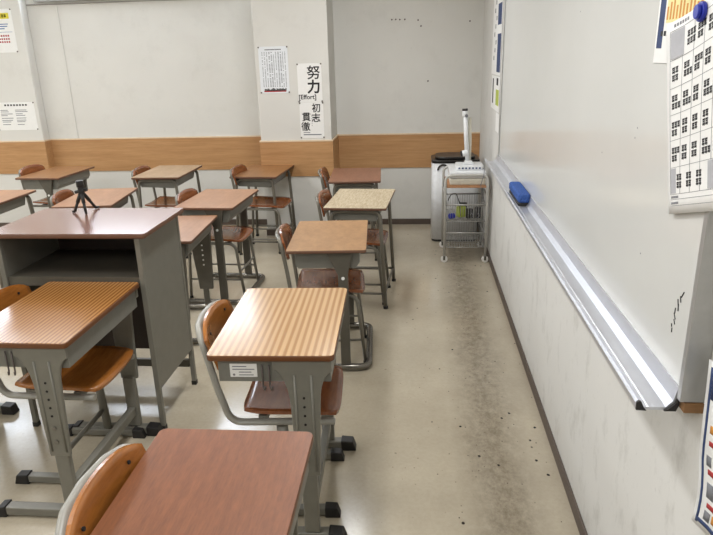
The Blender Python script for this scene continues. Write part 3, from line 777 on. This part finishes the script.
def basket(z0, z1):
    b = MB()
    for z, r in ((z1, .0065), (z0, .0035)):
        b.tube([(-cw + .01, -cd, z), (cw - .01, -cd, z)], r, 8).tube([(-cw + .01, cd, z), (cw - .01, cd, z)], r, 8).tube([(-cw + .012, -cd, z), (-cw + .012, cd, z)], r, 8).tube([(cw - .012, -cd, z), (cw - .012, cd, z)], r, 8)
    for k in range(15):
        x = -cw + .022 + k * (2 * cw - .044) / 14
        b.tube(fillet([(x, -cd, z1), (x, -cd, z0), (x, cd, z0), (x, cd, z1)], .012, 2), .0016, 5)
    for k in range(7):
        y = -cd + .05 + k * .052
        b.tube(fillet([(-cw + .012, y, z1), (-cw + .012, y, z0 + .001), (cw - .012, y, z0 + .001), (cw - .012, y, z1)], .012, 2), .0016, 5)
    return b.build('wire_basket', 'wire', ct)
basket(.335, .465); basket(.125, .24)
MB().tube([(-cw, -cd + .011, .53), (-cw, cd - .011, .53)], .006, 8).tube([(cw, -cd + .011, .53), (cw, cd - .011, .53)], .006, 8).tube([(-cw + .01, cd, .53), (cw - .01, cd, .53)], .006, 8).build('guard_rail', 'cart', ct)

sn = empty('flat_scanner', (.372, 5.07, .6125)); tag(sn, 'flat cream and white equipment box on the wooden top shelf of the cart', 'equipment box')
MB().box(-.13, .14, -.17, .17, .0, .05).build('lower_case', 'cream_plastic', sn, .008)
MB().box(-.135, .145, -.175, .175, .0505, .105).build('upper_case', 'white_plastic', sn, .012)
dc = empty('document_camera', (.385, 5.05, .7178)); tag(dc, 'white folding document camera with upright arm on top of the cart', 'document camera')
MB().prism(rrect(-.095, .115, -.10, .10, .02), 'z', 0, .034, True).build('base', 'white_plastic', dc, .006)
q = MB()
for k in range(7): q.box(-.078 + k * .026, -.064 + k * .026, -.1016, -.0995, .010, .022)
q.build('front_button', 'navy', dc)
MB().prism([(-.035, .0345), (.045, .0345), (.028, .062), (-.02, .062)], 'y', -.035, .035).build('arm_mount', 'white_plastic', dc, .004)
ar = MB().tube([(.012, .02, .06), (.012, .025, .22), (.006, .025, .385)], .019, 12, ry=.014).build('rear_arm', 'cream_plastic', dc)
ar = MB().tube([(-.004, -.006, .062), (-.018, -.006, .22), (-.028, -.006, .415)], .017, 12).build('front_arm', 'white_plastic', dc)
MB().tube([(-.030, -.006, .398), (-.032, -.006, .44)], .023, 14).build('camera_head', 'white_plastic', dc, .004)
MB().tube([(-.0325, -.006, .4405), (-.033, -.006, .455)], .021, 14).build('head_cap', 'black', dc)
MB().disc((-.022, -.034, .405), (0, 1, 0), .012, .012, 14).build('hinge', 'ink_grey', dc)
MB().tube([(.0, -.012, .125), (-.045, -.012, .115)], .024, 14).build('lamp_pod', 'white_plastic', dc, .004)
MB().tube([(-.0455, -.012, .115), (-.058, -.012, .113)], .022, 14).build('lens', 'black_gloss', dc)
MB().tube(fillet([(.105, -.105, .017), (.115, -.16, .017), (.107, -.204, -.018), (.085, -.208, -.098), (.115, -.204, -.218)], .03, 5), .0028, 6).build('cable', 'ink_grey', dc)
cb = MB().tube(fillet([(.235, 5.0, .47), (.25, 4.93, .53), (.29, 4.92, .55), (.32, 4.92, .47), (.33, 4.93, .36)], .04, 5), .0035, 6).build('looped_cable', 'black'); tag(cb, 'black looped cable sticking up out of the upper wire basket of the cart', 'cable')
ib = .342
gp = MB().prism(rrect(-.035, .035, -.03, .03, .012), 'z', 0, .085, True).build('green_packet', 'green', None, .01); gp.location = (.34, 4.985, ib); gp.rotation_euler = (0, 0, .3)
tag(gp, 'yellow green packet in the upper wire basket of the cart', 'packet')
bt = MB().tube([(-.02, 0, .022), (.02, 0, .022)], .022, 16).build('blue_roll', 'magnet', None, .003); bt.location = (.262, 4.92, ib); bt.rotation_euler = (0, 0, .5)
tag(bt, 'small blue roll at the left of the upper wire basket', 'roll')
for (x, y, w_, h_, rz, lb) in ((.40, 4.94, .05, .075, .2, 'black power adapter in the middle of the upper wire basket'), (.465, 4.95, .045, .085, -.2, 'black power adapter at the right of the upper wire basket'), (.36, 5.09, .06, .09, 0, 'black box behind the yellow green packet in the upper wire basket')):
    a = MB().prism(rrect(-w_ / 2, w_ / 2, -.02, .02, .006), 'z', 0, h_, True).build('power_adapter', 'black', None, .004); a.location = (x, y, ib); a.rotation_euler = (0, 0, rz)
    tag(a, lb, 'power adapter', 'black adapters in the wire basket')
    MB().tube(fillet([(0, -.021, .03), (.01, -.036, .05), (.02, -.036, .02), (.0, -.030, .006)], .01, 3), .003, 6).build('cord', 'ink_grey', a)

# ---------------------------------------------------------------- camera
f_px, p, y, r, H = 636.614, math.radians(18.47192287), math.radians(5.82186997), math.radians(-1.60929387), 1.58543778
cy, sy = math.cos(y), math.sin(y)
F = Vector((-sy * math.cos(p), cy * math.cos(p), -math.sin(p))); rt = Vector((cy, sy, 0)); up = rt.cross(F)
c_, s_ = math.cos(r), math.sin(r)
RT = rt * c_ + up * s_; UP = up * c_ - rt * s_
cam = bpy.data.cameras.new('camera'); co = bpy.data.objects.new('camera', cam); COL.objects.link(co)
co.matrix_world = Matrix(((RT.x, UP.x, -F.x, 0), (RT.y, UP.y, -F.y, 0), (RT.z, UP.z, -F.z, H), (0, 0, 0, 1)))
cam.sensor_width = 36; cam.lens = 36 * f_px / 713; cam.clip_start = .02
SC.camera = co
w = bpy.data.worlds.new('world'); SC.world = w; w.use_nodes = True
w.node_tree.nodes['Background'].inputs[0].default_value = (.8, .85, 1, 1); w.node_tree.nodes['Background'].inputs[1].default_value = .3
SC.view_settings.view_transform = 'Standard'; SC.view_settings.look = 'None'; SC.view_settings.gamma = 1
SC.view_settings.exposure = 0.12
SC.cycles.max_bounces = 8; SC.cycles.diffuse_bounces = 5
SC.cycles.use_denoising = True
